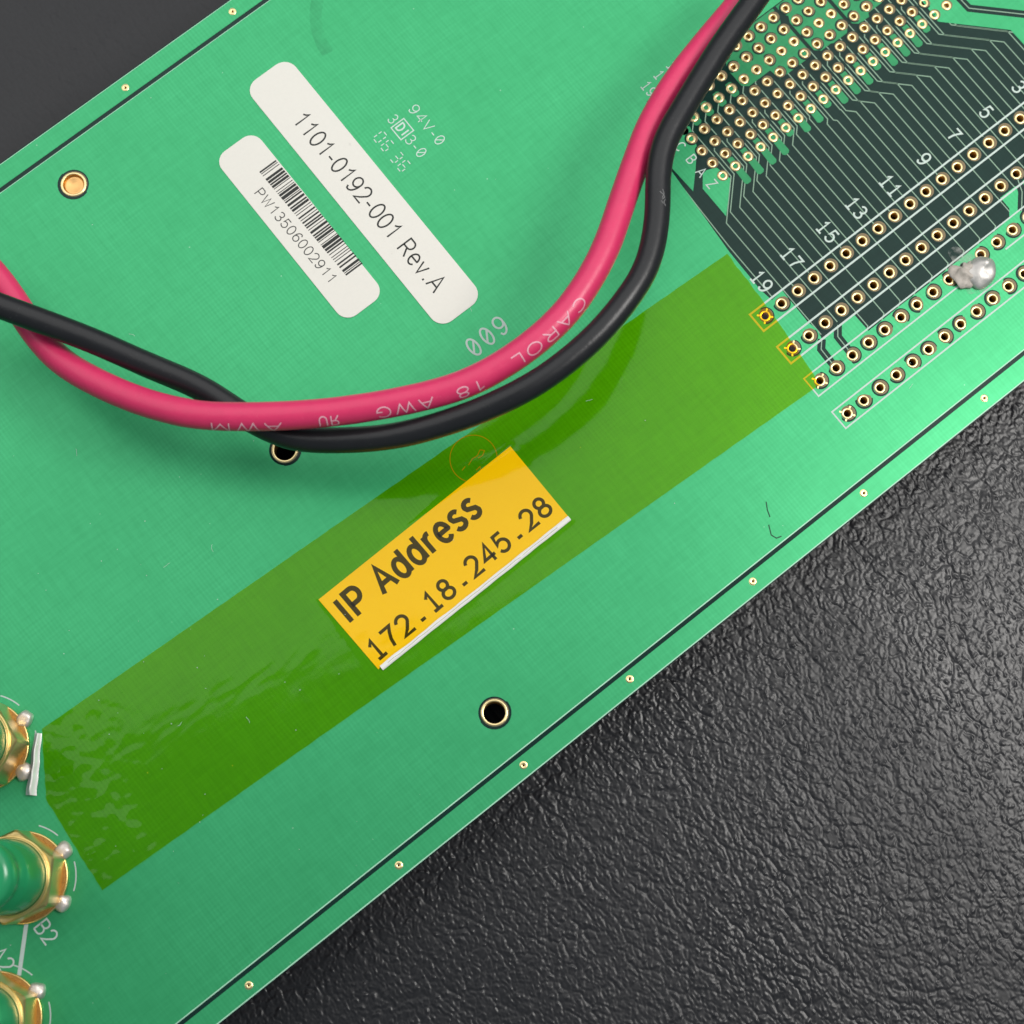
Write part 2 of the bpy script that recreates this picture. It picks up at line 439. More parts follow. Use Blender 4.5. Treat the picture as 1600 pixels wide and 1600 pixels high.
def mat_mesh():
    # fine grid where the mat shows beside the board, coarse beyond
    xs = np.concatenate([np.linspace(-420, -112, 30)[:-1], np.arange(-112, 44, .135), np.linspace(44, 330, 28)])
    ys = np.concatenate([np.linspace(-400, -84, 28)[:-1], np.arange(-84, -20, .14), np.linspace(-20, 68, 60)[1:-1], np.arange(68, 94, .3), np.linspace(94, 400, 26)])
    X, Y = np.meshgrid(xs, ys)
    Z = MATZ+grain(X, Y)
    Z[(X < -112) | (X > 44) | (Y < -84) | (Y > 94)] = MATZ
    nx, ny = len(xs), len(ys)
    co_ = np.stack([X, Y, Z], -1).reshape(-1, 3)*S
    idx = np.arange(nx*ny).reshape(ny, nx)
    f = np.stack([idx[:-1, :-1], idx[:-1, 1:], idx[1:, 1:], idx[1:, :-1]], -1).reshape(-1, 4)
    me = bpy.data.meshes.new('table_mat')
    me.vertices.add(len(co_)); me.vertices.foreach_set('co', co_.ravel())
    me.loops.add(f.size); me.loops.foreach_set('vertex_index', f.ravel().astype(np.int32))
    me.polygons.add(len(f)); me.polygons.foreach_set('loop_start', np.arange(0, f.size, 4, dtype=np.int32))
    me.polygons.foreach_set('use_smooth', np.ones(len(f), dtype=bool))
    me.update(); me.materials.append(MATS['black_vinyl'])
    return link(bpy.data.objects.new('table_mat', me))
mat_o = mat_mesh()
mat_o['kind'] = 'structure'; mat_o['label'] = 'black grained vinyl mat under the green circuit board'

# ================================================================== CIRCUIT BOARD
U0, U1, V0, V1 = -127.0, 62.0, -25.3, 72.0
TH = 2.0
board = tag(empty('circuit_board', (-30, 20, MATZ)), 'green circuit board with gold plated holes lying across the black mat', 'circuit board')

ROWV = [0.0, -5.08, -10.16, -15.24]
P = 2.54
NPIN = [19, 19, 20, 21]
AU, AV = 7.273, 16.808
def apos(i, j): return (AU+2.0*i, AV+2.0*j)
def inframe(u, v, mrg=14):
    # rough test in photo space
    d = Vector((u, v, 0))-Vector(CP)
    c = [sum(CR[r][i]*d[i] for i in range(3)) for r in range(3)]
    x, y = 800+FPX*c[0]/c[2], 800+FPX*c[1]/c[2]
    return -mrg < x < 1600+mrg and -mrg < y < 1600+mrg
row_pins = [(P*k, ROWV[r], r, k) for r in range(4) for k in range(NPIN[r]) if inframe(P*k, ROWV[r])]
SOLDER_PIN = (2, 9)
array_pins = [(*apos(i, j), i, j) for j in range(7) for i in range(19) if inframe(*apos(i, j))]
edge_vias = [(14.05, -23.88), (-4.70, -23.80), (-21.65, -23.78), (-40.10, -23.75), (-55.81, -23.90), (-73.82, -23.94), (-94.96, -24.0), (-26.67, 70.45), (-42.91, 70.5)]
mounts = [(-54.7, -17.12), (-54.95, 22.36), (-55.14, 64.33)]

holes = [circle(u, v, 0.45, 16) for u, v, r, k in row_pins] + [circle(u, v, 0.33, 12) for u, v, i, j in array_pins] \
      + [circle(u, v, 0.17, 10) for u, v in edge_vias] + [circle(u, v, 1.29, 32) for u, v in mounts]
plate('board_slab', [[(U0, V0), (U1, V0), (U1, V1), (U0, V1)]]+holes, -TH, 0.0, 'dark_mask_over_laminate', board)

# --- copper under green mask
ZP = 0.035
GR = 0.27
plate('copper_pour', [[(U0+.3, 69.13+GR), (U1-.3, 69.13+GR), (U1-.3, V1-.16), (U0+.3, V1-.16)]]+[circle(u, v, .30, 12) for u, v in edge_vias if v > 0], 0.002, ZP, 'green_mask_over_copper', board)
plate('copper_pour', [[(U0+.3, V0+.16), (U1-.3, V0+.16), (U1-.3, -22.6-GR), (U0+.3, -22.6-GR)]]+[circle(u, v, .30, 12) for u, v in edge_vias if v < 0], 0.002, ZP, 'green_mask_over_copper', board)
dark_zone = flat([(1038, 250), (1049, 267), (1139, 393), (1188, 453), (1206, 469), (1222, 454), (1240, 476), (1262, 503), (1276, 514), (1284, 529), (1320, 501), (1333, 490),
                  (1357, 517), (1381, 498), (1407, 477), (1432, 458), (1457, 439), (1482, 419), (1507, 399), (1532, 379), (1557, 359), (1577, 342), (1577, 326), (1563, 309), (1600, 281), (1700, 204),
                  (1690, 160), (1600, 70), (1579, 47), (1466, 34), (1449, 12), (1434, -6), (1384, -66)])
dark_zone += [Vector(apos(16.5, 6.55)), Vector(apos(-0.6, 6.55))]
def inside(pt, poly):
    c = False; n = len(poly)
    for i in range(n):
        a, b = poly[i], poly[i-1]
        if (a[1] > pt[1]) != (b[1] > pt[1]) and pt[0] < (b[0]-a[0])*(pt[1]-a[1])/(b[1]-a[1])+a[0]: c = not c
    return c
def edge_dist(pt, poly):
    best = 1e9; p_ = Vector(pt)
    for i in range(len(poly)):
        a, b = Vector(poly[i-1]), Vector(poly[i]); d = b-a
        t = max(0, min(1, (p_-a).dot(d)/max(1e-9, d.length_squared)))
        best = min(best, (a+d*t-p_).length)
    return best
main = [(U0+.3, -22.6+GR), (U1-.3, -22.6+GR), (U1-.3, 69.13-GR), (U0+.3, 69.13-GR)]
cut = [dark_zone]
for u, v, r, k in row_pins:
    if not inside((u, v), dark_zone): cut.append(circle(u, v, min(.62, edge_dist((u, v), dark_zone)-.05), 16))
for u, v, i, j in array_pins:
    if not inside((u, v), dark_zone): cut.append(circle(u, v, min(.5, edge_dist((u, v), dark_zone)-.05), 14))
for u, v in mounts: cut.append(circle(u, v, 1.85, 40))
plate('copper_pour', [main]+cut, 0.002, ZP, 'green_mask_over_copper', board)

# --- copper patches inside the dark zone
def cr(pts): return [Vector(apos(a, b)) for a, b in pts]
def patch(poly, material='green_mask_over_copper'):
    hs = [circle(u, v, .45, 14) for u, v, i, j in array_pins if inside((u, v), poly) and edge_dist((u, v), poly) > .5]
    plate('copper_pour', [poly]+hs, 0.002, ZP, material, board)
patch(flat([(1047, 255), (1052, 222), (1066, 196), (1078, 198), (1089, 229), (1087, 262), (1083, 299), (1049, 262)]))
patch(flat([(1098, 272), (1104, 266), (1120, 262), (1141, 279), (1138, 312), (1134.5, 338), (1098, 295)]))
for c0, c1, bot in ((4.62, 9.38, (3.45, 2.62)), (9.62, 12.38, (2.5, 2.42)), (12.62, 15.38, (2.4, 2.62)), (15.62, 17.4, (2.6, 2.6))):
    mid = c0+(c1-c0)*0.45
    patch(cr([(c0, bot[0]+.3), (c0+.35, bot[0]), (mid-.12, bot[0]), (mid, bot[1]), (c1-.42, bot[1]), (c1, bot[1]+.42), (c1, 5.1), (c1-.25, 5.4), (c1, 5.8), (c1, 6.48), (c0, 6.48), (c0, 5.9), (c0+.2, 5.5), (c0, 5.1)]), 'green_mask_narrow')
def stub(i, j0, j1, w=.25):
    r_ = .12
    patch(cr([(i-w, j0), (i-w, j1+r_), (i-w+r_, j1), (i+w-r_, j1), (i+w, j1+r_), (i+w, j0-r_*.5), (i+w-r_, j0), (i-w+r_, j0)][1:]), 'green_mask_narrow')
for i in range(1, 17): stub(i, .62, (-1.35 if i < 5 else (-.62 if i in (5, 8, 12, 16) else -1.05)))
for i in range(0, 5): stub(i+.0, 4.42, 3.42, .26)

# --- painted highlight along the copper edges, where the thinner mask is paler too
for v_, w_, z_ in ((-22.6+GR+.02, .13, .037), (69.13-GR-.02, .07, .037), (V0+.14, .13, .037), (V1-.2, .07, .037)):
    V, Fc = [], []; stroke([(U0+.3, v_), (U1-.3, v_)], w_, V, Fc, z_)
    mesh_obj('mask_edge_highlight', V, Fc, 'painted_highlight', board)
# --- plated holes
# the mask openings are slightly off the pads, so a dull rim shows on one side of each bright ring
def hole_proto(name, rh, rout, rim, off, rclear, closed_end, top=.11):
    prof = [(rh-.04, -TH), (rh-.04, top-.05), (rh, top-.01), ((rh+rout)/2, top), (rout-.05, top-.015), (rout, top-.06), (rout+.02, .03)]
    V, Fc, I = lathe(prof, 24, [1, 0, 0, 0, 0, 0])
    def disc(r0, r1, z, cx, slot, drop=0.0):
        b = len(V); n = 24
        for r, c in ((r0, 0), (r1, cx)):
            for k in range(n): V.append((c+r*math.cos(2*math.pi*k/n), r*math.sin(2*math.pi*k/n), z if r == r0 else z-drop))
        for k in range(n): Fc.append((b+k, b+n+k, b+n+(k+1) % n, b+(k+1) % n)); I.append(slot)
    if rim: disc(rout-.03, rim, .062, off, 4, .012)
    if rclear: disc((rim or rout)-.10, rclear, .044, off*.5, 2, .004)
    if closed_end:
        b = len(V); n = 16
        for k in range(n): V.append(((rh-.02)*math.cos(2*math.pi*k/n), (rh-.02)*math.sin(2*math.pi*k/n), -.42))
        Fc.append(tuple(range(b, b+n))); I.append(3)
    me = bpy.data.meshes.new(name); me.from_pydata([(x*S, y*S, z*S) for x, y, z in V], [], Fc)
    for k in ['pad_gold', 'barrel_gold', 'dark_mask_over_laminate', 'pin_end', 'pad_rim']: me.materials.append(MATS[k])
    me.polygons.foreach_set('material_index', I); me.polygons.foreach_set('use_smooth', [True]*len(I)); me.update()
    return me
row_me = hole_proto('plated_hole', .46, .69, .88, .15, 1.08, False)
arr_me = hole_proto('plated_hole', .33, .57, .72, .13, .86, True)
arr2_me = hole_proto('plated_hole', .32, .62, .70, .06, None, True)
via_me = hole_proto('edge_via', .15, .46, None, 0, None, False, .09)
mount_me = hole_proto('mounting_hole', 1.30, 1.57, 1.64, .05, 1.95, False)
def put(me, name, u, v):
    o = bpy.data.objects.new(name, me); o.location = (u*S, v*S, 0)
    o.rotation_euler = (random.uniform(-.03, .03), random.uniform(-.03, .03), random.uniform(-.25, .25))
    return link(o, board)
for u, v, r, k in row_pins:
    if (r, k) == SOLDER_PIN: continue
    o = put(row_me, 'plated_hole', u, v)
    if k == 0:
        for a in (0.55, 2.3, 3.9, 5.4):
            V, Fc = [], []
            stroke([(math.cos(a)*.60, math.sin(a)*.60), (math.cos(a)*.98, math.sin(a)*.98)], .2, V, Fc, .075)
            sp = mesh_obj('thermal_spoke', V, Fc, 'pad_gold'); sp.parent = o
for u, v, i, j in array_pins:
    put(arr2_me if (j == 0 or (j == 4 and (i < 7 or i in (8, 9, 11, 12)))) else arr_me, 'plated_hole', u, v)
for u, v in edge_vias: put(via_me, 'edge_via', u, v)
for u, v in mounts: put(mount_me, 'mounting_hole', u, v)
# brass standoff seen in the far mounting hole, plastic bodies carrying the board
def lathe_obj(name, prof, mats, parent, loc, n=32, smooth=True, midx=None):
    V, Fc, I = lathe(prof, n, midx, True)
    return mesh_obj(name, V, Fc, mats, parent, I if midx else None, smooth, loc)
lathe_obj('standoff', [(3.0, MATZ), (3.0, -TH-.02), (1.24, -TH+.02), (1.235, -.42), (1.12, -.32), (.9, -.36), (.5, -.50), (.05, -.56)], 'copper_stud', board, (mounts[2][0], mounts[2][1], 0))
def box(name, a, b, material, parent, bev=0):
    x0, y0, z0 = a; x1, y1, z1 = b
    return mesh_obj(name, [(x0, y0, z0), (x1, y0, z0), (x1, y1, z0), (x0, y1, z0), (x0, y0, z1), (x1, y0, z1), (x1, y1, z1), (x0, y1, z1)],
                    [(3, 2, 1, 0), (4, 5, 6, 7), (0, 1, 5, 4), (1, 2, 6, 5), (2, 3, 7, 6), (3, 0, 4, 7)], material, parent)
box('connector_housing', (AU-2.5, AV-2.5, MATZ), (AU+40, AV+15, -TH-.01), 'housing_plastic', board)
box('connector_housing', (-121, -14, MATZ), (-99, 20, -TH-.01), 'housing_plastic', board)

# --- traces
def trace(pts, w=.125, z=.033, name='trace', material='trace_mask'):
    V, Fc = [], []
    b = []
    P_ = [Vector((p[0], p[1])) for p in pts]
    stroke(P_, w, V, Fc, z)
    # give the conductor its sides
    n = len(V)
    V += [(x, y, .001) for x, y, _ in V[:n]]
    for q in range(0, n-2, 2):
        Fc.append((q, q+2, q+2+n, q+n)); Fc.append((q+3, q+1, q+1+n, q+3+n))
    return mesh_obj(name, V, Fc, material, board)
for i in range(1, 20):
    ub = AU+2*i
    k = i+1
    # from row B down to a pin of the first header row
    ue, ut = ub-.74, P*k
    d = ut-ue
    j0 = -1.15 if d > 0 else -.35
    pts = [(ub-.25, AV+4-.35), (ue, AV+4-.95)] if i % 3 else [(ue, AV+4-2.0)]
    vj = AV+2*j0-(.55 if d > 0 else 0)
    pts += [(ue, vj), (ut, vj-abs(d)), (ut, .7)]
    if inframe(ut, vj-abs(d), 160): trace(pts)
    # from row E down between the header pins to the third header row
    ue, ut = ub-1.22, P*(i+.5)
    d = ut-ue
    vj = AV+2*j0
    pts = [(ub-.25, AV+8-.35), (ue, AV+8-1.3)] if i % 3 == 0 or i < 7 else [(ue, AV+6.0)]
    pts += [(ue, vj), (ut, vj-abs(d))]
    kc = i
    if kc <= 2: pts += [(ut, -5.9), (ut-.9, -7.0), (ut-.9, -7.6), (P*kc, -9.3)][:1]+[(P*(kc)+1.27, -5.9)]
    else: pts += [(ut, -8.55), (P*kc+.12, -10.16+.85)]
    if inframe(ut, vj-abs(d), 160): trace(pts)
trace(flat([(1050, 272), (1139, 385), (1208, 466)]))
for path in ([(1284, 530), (1283, 546), (1301, 569)], [(1309, 508), (1309, 526), (1328, 550)], [(1494, -8), (1514, 13), (1640, 27)], [(1590, 280), (1597, 300), (1596, 330)]):
    pf = flat(path)
    V, Fc = [], []; stroke(pf, .98, V, Fc, .0375); mesh_obj('trace_clearance', V, Fc, 'dark_mask_over_laminate', board)
    trace(pf, z=.042)

# --- silkscreen
ZS = .055
def silk(lines, w=.17, name='silkscreen_line', z=ZS, material='silk_white', closed=False):
    V, Fc = [], []
    for n_, l in enumerate(lines): stroke(l, w, V, Fc, z+.001*n_, closed)
    return mesh_obj(name, V, Fc, material, board)
for r, (hi, lo) in enumerate(((1.27, -1.33), (1.27, -1.33), (1.36, -1.36), (1.27, -1.27))):
    v = ROWV[r]; ue = 62
    if r < 2 or r == 3: silk([[(ue, v+hi), (-1.32, v+hi), (-1.32, v+lo), (ue, v+lo)]], .24 if r < 2 else .19, 'header_outline')
    else:
        silk([[(ue, v+hi), (-1.32, v+hi), (-1.32, v+lo), (20.6, v+lo)], [(28.2, v+lo), (ue, v+lo)]], .24 if r < 2 else .19, 'header_outline')
# odd pin numbers along the first header row; text reads down the board
dn = (0, -1)
for k, s_ in enumerate(('!9', '!7', '!5', '!3', '!!', '9', '7', '5', '3')):
    x, y = [(1190, 440), (1237, 403), (1293, 362), (1338, 325), (1391, 290), (1444, 249), (1491, 211), (1541, 175), (1592, 136)][k]
    c = at(x, y).to_2d(); w_ = layout(s_, 1.72, .26)[1]
    lettering('silkscreen_number', s_, (c.x-.86, c.y+w_/2), dn, 1.72, .235, ZS, 'silk_white', board, .26)
for ch, x, y in (('C', 1063, 229), ('B', 1080.5, 249), ('A', 1095.5, 269), ('Z', 1112.5, 288)):
    c = at(x, y).to_2d()
    lettering('silkscreen_letter', ch, (c.x-.62, c.y+.5), dn, 1.25, .15, ZS, 'silk_white', board)
for s_, x, y in (('!9', 1014, 139), ('!7', 1034, 122), ('!5', 1054, 107)):
    c = at(x, y).to_2d(); w_ = layout(s_, 1.3, .2)[1]
    lettering('silkscreen_number', s_, (c.x-.65, c.y+w_/2), dn, 1.3, .15, ZS, 'silk_grey', board, .2)
c = at(1013, 172).to_2d(); lettering('silkscreen_letter', 'F', (c.x-.6, c.y+.4), dn, 1.2, .15, ZS, 'silk_grey', board)
a_, b_ = at(738, 552).to_2d(), at(801, 497).to_2d()
lettering('silkscreen_number', 'QQ9', (-30.75, 17.35), (1, .03), 2.25, .25, ZS, 'silk_white', board, .30)
# maker's block: 94V-0 / 3 [DI] 3-0 / date code in broken segments
lettering('silkscreen_text', '94V-Q', (-17.55, 47.2), dn, 1.30, .12, ZS, 'silk_grey', board, .2, fit=6.3)
lettering('silkscreen_text', '3', (-20.35, 47.65), dn, 1.30, .12, ZS, 'silk_grey', board)
lettering('silkscreen_text', '3-Q', (-20.30, 44.35), dn, 1.30, .12, ZS, 'silk_grey', board, .2, fit=3.3)
bc = Vector((-19.62, 45.45)); q = .98
silk([[bc+Vector((-q, -q)), bc+Vector((q, -q)), bc+Vector((q, q)), bc+Vector((-q, q))]], .14, 'maker_mark', ZS, 'silk_grey', True)
lettering('maker_mark', 'D', (bc.x-.55, bc.y+.78), dn, 1.1, .2, ZS+.004, 'silk_grey', board)
lettering('maker_mark', 'I', (bc.x-.55, bc.y-.35), dn, 1.1, .2, ZS+.004, 'silk_grey', board)
SEG = {'0': 'abcdef', '6': 'acdefg', '3': 'abcdg'}
def seg7(ch, org, h):
    w_ = h*.55; e = .13*h
    s7 = {'a': ((e, h), (w_-e*.6, h)), 'b': ((w_, h-e), (w_, h/2+e*.6)), 'c': ((w_, h/2-e*.6), (w_, e)), 'd': ((e, 0), (w_-e*.6, 0)), 'e': ((0, h/2-e*.6), (0, e)), 'f': ((0, h-e), (0, h/2+e*.6)), 'g': ((e, h/2), (w_-e*.6, h/2))}
    return [[Vector((org[0]+b, org[1]-a)) for a, b in s7[k]] for k in SEG[ch]]
ls = []
for ch, v in (('0', 46.75), ('6', 45.35), ('3', 43.45), ('6', 42.05)): ls += seg7(ch, (-23.15, v), 1.55)
silk(ls, .12, 'date_code', ZS, 'silk_grey')
# markings by the coaxial connectors
pf = flat([(43.5, 1428), (30, 1524)]); silk([pf], .46, 'silkscreen_bar', ZS-.008)
for s_, x, y in (('B2', 72, 1456), ('A2', 4, 1499)):
    c = at(x, y).to_2d(); w_ = layout(s_, 1.75, .14)[1]
    lettering('silkscreen_text', s_, (c.x-.85, c.y+w_/2), dn, 1.75, .2, ZS, 'silk_white', board, .14)

# --- solder blob with flux on the third header row
sc = at(1530, 429).to_2d()
def blob(name, cx, cy, rx, ry, h, material, parent, seed, rough=.14, n=22, rings=9, spike=None, ang=0.0):
    V, Fc = [], []
    ca, sa = math.cos(ang), math.sin(ang)
    for j in range(rings+1):
        t = j/rings; rr = math.sin(t*math.pi/2)
        for k in range(n):
            a = 2*math.pi*k/n
            nz = 1+rough*noise.noise(Vector((math.cos(a)*1.3+seed, math.sin(a)*1.3, t*1.7)))*2
            x, y = rx*rr*math.cos(a)*nz, ry*rr*math.sin(a)*nz
            z = .03+h*math.cos(t*math.pi/2)**.8*(1+rough*2*noise.noise(Vector((x*.9+seed, y*.9, 3))))
            if spike: z += spike[2]*math.exp(-((x-spike[0])**2+(y-spike[1])**2)/spike[3])
            V.append((x*ca-y*sa, x*sa+y*ca, z))
    for j in range(rings):
        for k in range(n):
            a, b = j*n+k, j*n+(k+1) % n
            Fc.append((a, a+n, b+n, b))
    return mesh_obj(name, V, Fc, material, parent, None, True, (cx, cy, 0))
sol = blob('solder_blob', sc.x+.2, sc.y+.05, 2.15, 1.75, 1.2, 'solder', board, 4, .09, 36, 14, spike=(1.0, .35, .5, .5), ang=.15)
sol['label'] = 'dull silver solder blob on the lower pin row'
cr_ = blob('solder_crust', sc.x-1.25, sc.y+1.05, 1.75, 1.6, .95, 'flux_crust', board, 9, .42, 36, 14, ang=.5)
V, Fc = [], []
ring = []
for k in range(40):
    a = 2*math.pi*k/40; rr = 2.75*(1+.28*noise.noise(Vector((math.cos(a)*1.5, math.sin(a)*1.5, 5))))
    ring.append((rr*math.cos(a), rr*math.sin(a)*.95, .11))
mesh_obj('flux_residue', ring, [tuple(range(40))], 'flux_film', board, None, False, (sc.x-.5, sc.y+.6, 0))
ring2 = [(x*.36, y*.36, .112) for x, y, z in ring]
fc_ = at(1494, 398).to_2d(); mesh_obj('flux_residue', ring2, [tuple(range(40))], 'flux_film', board, None, False, (fc_.x, fc_.y, 0))
# pen scratches and stamp on the mask
silk([flat([(1197, 784), (1199, 797), (1203, 808)]), flat([(1201, 820), (1205, 836), (1213, 841), (1221, 838)])], .14, 'scratch', ZS, 'scratch_ink')
ls = [flat([(740+37*math.cos(a*.157), 717+37*math.sin(a*.157)) for a in range(41)])]
ls += [flat([(732, 727), (738, 717), (746, 712), (750, 703), (757, 704), (754, 712), (747, 716)]), flat([(722, 735), (727, 729)]), flat([(744, 735), (750, 729), (752, 735)])]
silk(ls, .10, 'inspection_stamp', ZS, 'stamp_ink')

# dust, lint and a greasy smear on the mask
V, Fc = [], []
rd = random.Random(11)
for _ in range(90):
    u, v = (rd.uniform(-118, -62), rd.uniform(-21, 30)) if rd.random() < .6 else (rd.uniform(-118, 40), rd.uniform(-22, 68))
    if not inframe(u, v, 0) or inside((u, v), dark_zone): continue
    r_ = rd.uniform(.025, .07); b = len(V); n_ = 5
    z_ = .24 if -10 < v < 13 else .06
    for k in range(n_):
        a = 6.283*k/n_+rd.random(); V.append((u+r_*math.cos(a)*rd.uniform(.6, 1.5), v+r_*math.sin(a), z_))
    Fc.append(tuple(range(b, b+n_)))
for _ in range(12):
    u, v = rd.uniform(-112, 10), rd.uniform(-20, 60)
    if not inframe(u, v, 0): continue
    a = rd.uniform(0, 6.28); pts = [Vector((u, v))]
    for k in range(4):
        a += rd.uniform(-.5, .5); pts.append(pts[-1]+Vector((math.cos(a), math.sin(a)))*rd.uniform(.12, .3))
    stroke(pts, .035, V, Fc, .25 if -10 < v < 13 else .062)
dust = mesh_obj('dust', V, Fc, 'dust_grey', board); dust['kind'] = 'stuff'
sm = flat([(497, -6), (493, 20), (495, 45), (503, 68), (512, 84)])
V, Fc = [], []; stroke(sm, 1.5, V, Fc, .045); mesh_obj('smear', V, Fc, 'smear_film', board)

# ================================================================== STICKERS
def round_rect(u0, v0, u1, v1, r, n=7):
    o = []
    for cx, cy, a0 in ((u1-r, v1-r, 0), (u0+r, v1-r, 90), (u0+r, v0+r, 180), (u1-r, v0+r, 270)):
        for k in range(n+1):
            a = math.radians(a0+90*k/n); o.append(Vector((cx+r*math.cos(a), cy+r*math.sin(a))))
    return o
ZL = .14
lab = tag(empty('part_number_sticker', (-28.35, 42.1, ZP)), 'longer white sticker with rounded corners printed 1101-0192-001 Rev.A', 'sticker')
plate('sticker_paper', [round_rect(-31.55, 22.65, -24.95, 61.55, 1.75)], ZP+.002, ZL, 'label_paper', lab)
lettering('printed_text', '1101-0192-001 Rev.A', (-29.55, 54.75), (0.004, -1), 2.15, .215, ZL+.004, 'print_ink', lab, .13, fit=28.2)
lab2 = tag(empty('barcode_sticker', (-37.0, 43.4, ZP)), 'shorter white sticker with black barcode and serial PW13506002911', 'sticker')
plate('sticker_paper', [round_rect(-39.95, 30.25, -33.95, 56.45, 1.65)], ZP+.002, ZL, 'label_paper', lab2)
lettering('printed_text', 'PW13506002911', (-38.75, 50.1), (0.02, -1), 1.22, .13, ZL+.004, 'faint_ink', lab2, .16, fit=15.0)
V, Fc = [], []
v = 51.75
def code_bars():
    pat = '211214'+'313121'+'311312'+'113141'+'112232'+'213212'+'132212'+'222122'+'123221'+'213113'+'114131'+'221312'+'121322'+'2331112'
    return [int(c) for c in pat]
bars = code_bars(); tot = sum(bars)
unit = 16.9/tot
for i, wd in enumerate(bars):
    if i % 2 == 0:
        b = len(V); w_ = wd*unit
        du_ = (51.75-v)*.018; V += [(-36.6+du_, v, ZL+.004), (-34.12+du_, v, ZL+.004), (-34.12+du_, v-w_, ZL+.004), (-36.6+du_, v-w_, ZL+.004)]
        Fc.append((b, b+3, b+2, b+1))
    v -= wd*unit
mesh_obj('barcode', V, Fc, 'print_ink', lab2)

# IP label under the tape
ip = tag(empty('address_sticker', (-48.2, .6, ZP)), 'yellow sticker under the amber tape printed IP Address 172.18.245.28', 'sticker')
ZI = ZP+.10
plate('sticker_paper', [[(-62.6, 5.75), (-62.1, -4.95), (-33.75, -4.75), (-33.85, 6.3)]], ZP+.002, ZI, 'ip_paper', ip)
lettering('printed_text', 'IP Address', (-61.75, 1.30), (1, .040), 3.15, .60, ZI+.004, 'print_ink', ip, .16, fit=20.8)
lettering('printed_text', '!72,!8,245,28', (-61.85, -4.12), (1, .046), 2.3, .40, ZI+.004, 'print_ink', ip, .1, mono=.80, fit=27.5)
# white paper edge that pokes out along the lower side
V, Fc = [], []
n = 46
for k in range(n+1):
    t = k/n; u = -61.75+t*28.0
    base_v = -5.38+.33*t
    wd = .62+.12*noise.noise(Vector((t*9, 1, 0)))
    lift = .30+.05*noise.noise(Vector((t*6, 5, 0)))
    for f, z in ((0, .17), (.25, lift+.06), (.65, lift+.05), (1, lift-.06)):
        V.append((u, base_v+wd*f+.05*noise.noise(Vector((t*14, f, 2))), z))
for k in range(n):
    for j in range(3):
        a = k*4+j; Fc.append((a, a+4, a+5, a+1))
mesh_obj('paper_edge', V, Fc, 'paper_edge', ip, None, True)
V, Fc = [], []
stroke([(-60.8+k*.9, -5.35+.33*k*.9/28+.30+.10*noise.noise(Vector((k*.7, 0, 0)))) for k in range(29)], .045, V, Fc, .385)
mesh_obj('crease', V, Fc, 'crease', ip)

# ================================================================== AMBER TAPE
def tape_z(u, v, s, t):
    z = .115
    # over the sticker
    du = max(-62.5-u, u+33.7, 0); dv = max(-5.0-v, v-6.1, 0)
    d = math.hypot(du, dv)
    z += .075*max(0, 1-d/.55)**1.5 if d > 0 else .075
    z += .012*noise.noise(Vector((u*.16, v*.3, 1)))+.006*noise.noise(Vector((u*.5, v*.6, 4)))
    # puckers at the left end, where it is pressed against the connectors
    k = max(0, 1-s/.15)**1.4
    z += k*.12*abs(noise.noise(Vector((u*.40+v*.25, v*.30-u*.12, 7))))+k*.035*noise.noise(Vector((u*1.1, v*1.1, 3)))
    w_ = math.exp(-((v-(6.5-(u+97)*.16))/1.6)**2)*max(0, min(1, (-58-u)/10))
    z += w_*.016*noise.noise(Vector((u*.35, v*1.2, 9)))
    # broad fold running across the end
    fa, fb = at(100, 1175).to_2d(), at(235, 1340).to_2d(); dd = fb-fa; qq = Vector((u, v))-fa
    tt = max(0, min(1, qq.dot(dd)/dd.length_squared)); dist = (qq-dd*tt).length
    if dist < 6: z += .22*math.exp(-(dist/1.3)**2)*(.6+.9*noise.noise(Vector((u*.75, v*.75, 12))))
    for (pu, pv) in ((0, 0), (0, -5.08), (0, -10.16)):
        z += .05*math.exp(-((u-pu)**2+(v-pv)**2)/1.1)
    return z
def left_end(t):
    # cut end: steep beside the connector, then slanting to the lower corner
    k = [(0, (66, 1139)), (.36, (72, 1247)), (.6, (108, 1308)), (1, (160, 1391))]
    for (t0, p0), (t1, p1) in zip(k[:-1], k[1:]):
        if t <= t1:
            f = (t-t0)/(t1-t0); return at(p0[0]+(p1[0]-p0[0])*f, p0[1]+(p1[1]-p0[1])*f).to_2d()
    return at(160, 1391).to_2d()
tr_, brr = at(1136, 397).to_2d(), at(1281, 601).to_2d()
tape = tag(empty('amber_tape', (-50, 1, ZP)), 'wide strip of clear amber tape stuck along the green board over the yellow sticker', 'tape')
V, Fc = [], []
NS, NT = 420, 84
for i in range(NS+1):
    s_ = i/NS
    for j in range(NT+1):
        t_ = j/NT
        q_ = left_end(t_).lerp(tr_.lerp(brr, t_), s_)
        if i == NS: q_ += Vector((.12*noise.noise(Vector((t_*16, 0, 0)))+.25*math.sin(t_*3.1), 0))
        if i == 0: q_ += Vector((.18*noise.noise(Vector((t_*14, 3, 0))), 0))
        if j in (0, NT): q_ += Vector((0, .04*noise.noise(Vector((s_*60, j, 0)))))
        V.append((q_.x, q_.y, tape_z(q_.x, q_.y, s_, t_)))
for i in range(NS):
    for j in range(NT):
        a = i*(NT+1)+j; Fc.append((a, a+1, a+NT+2, a+NT+1))
mesh_obj('film', V, Fc, 'amber_film', tape, None, True)
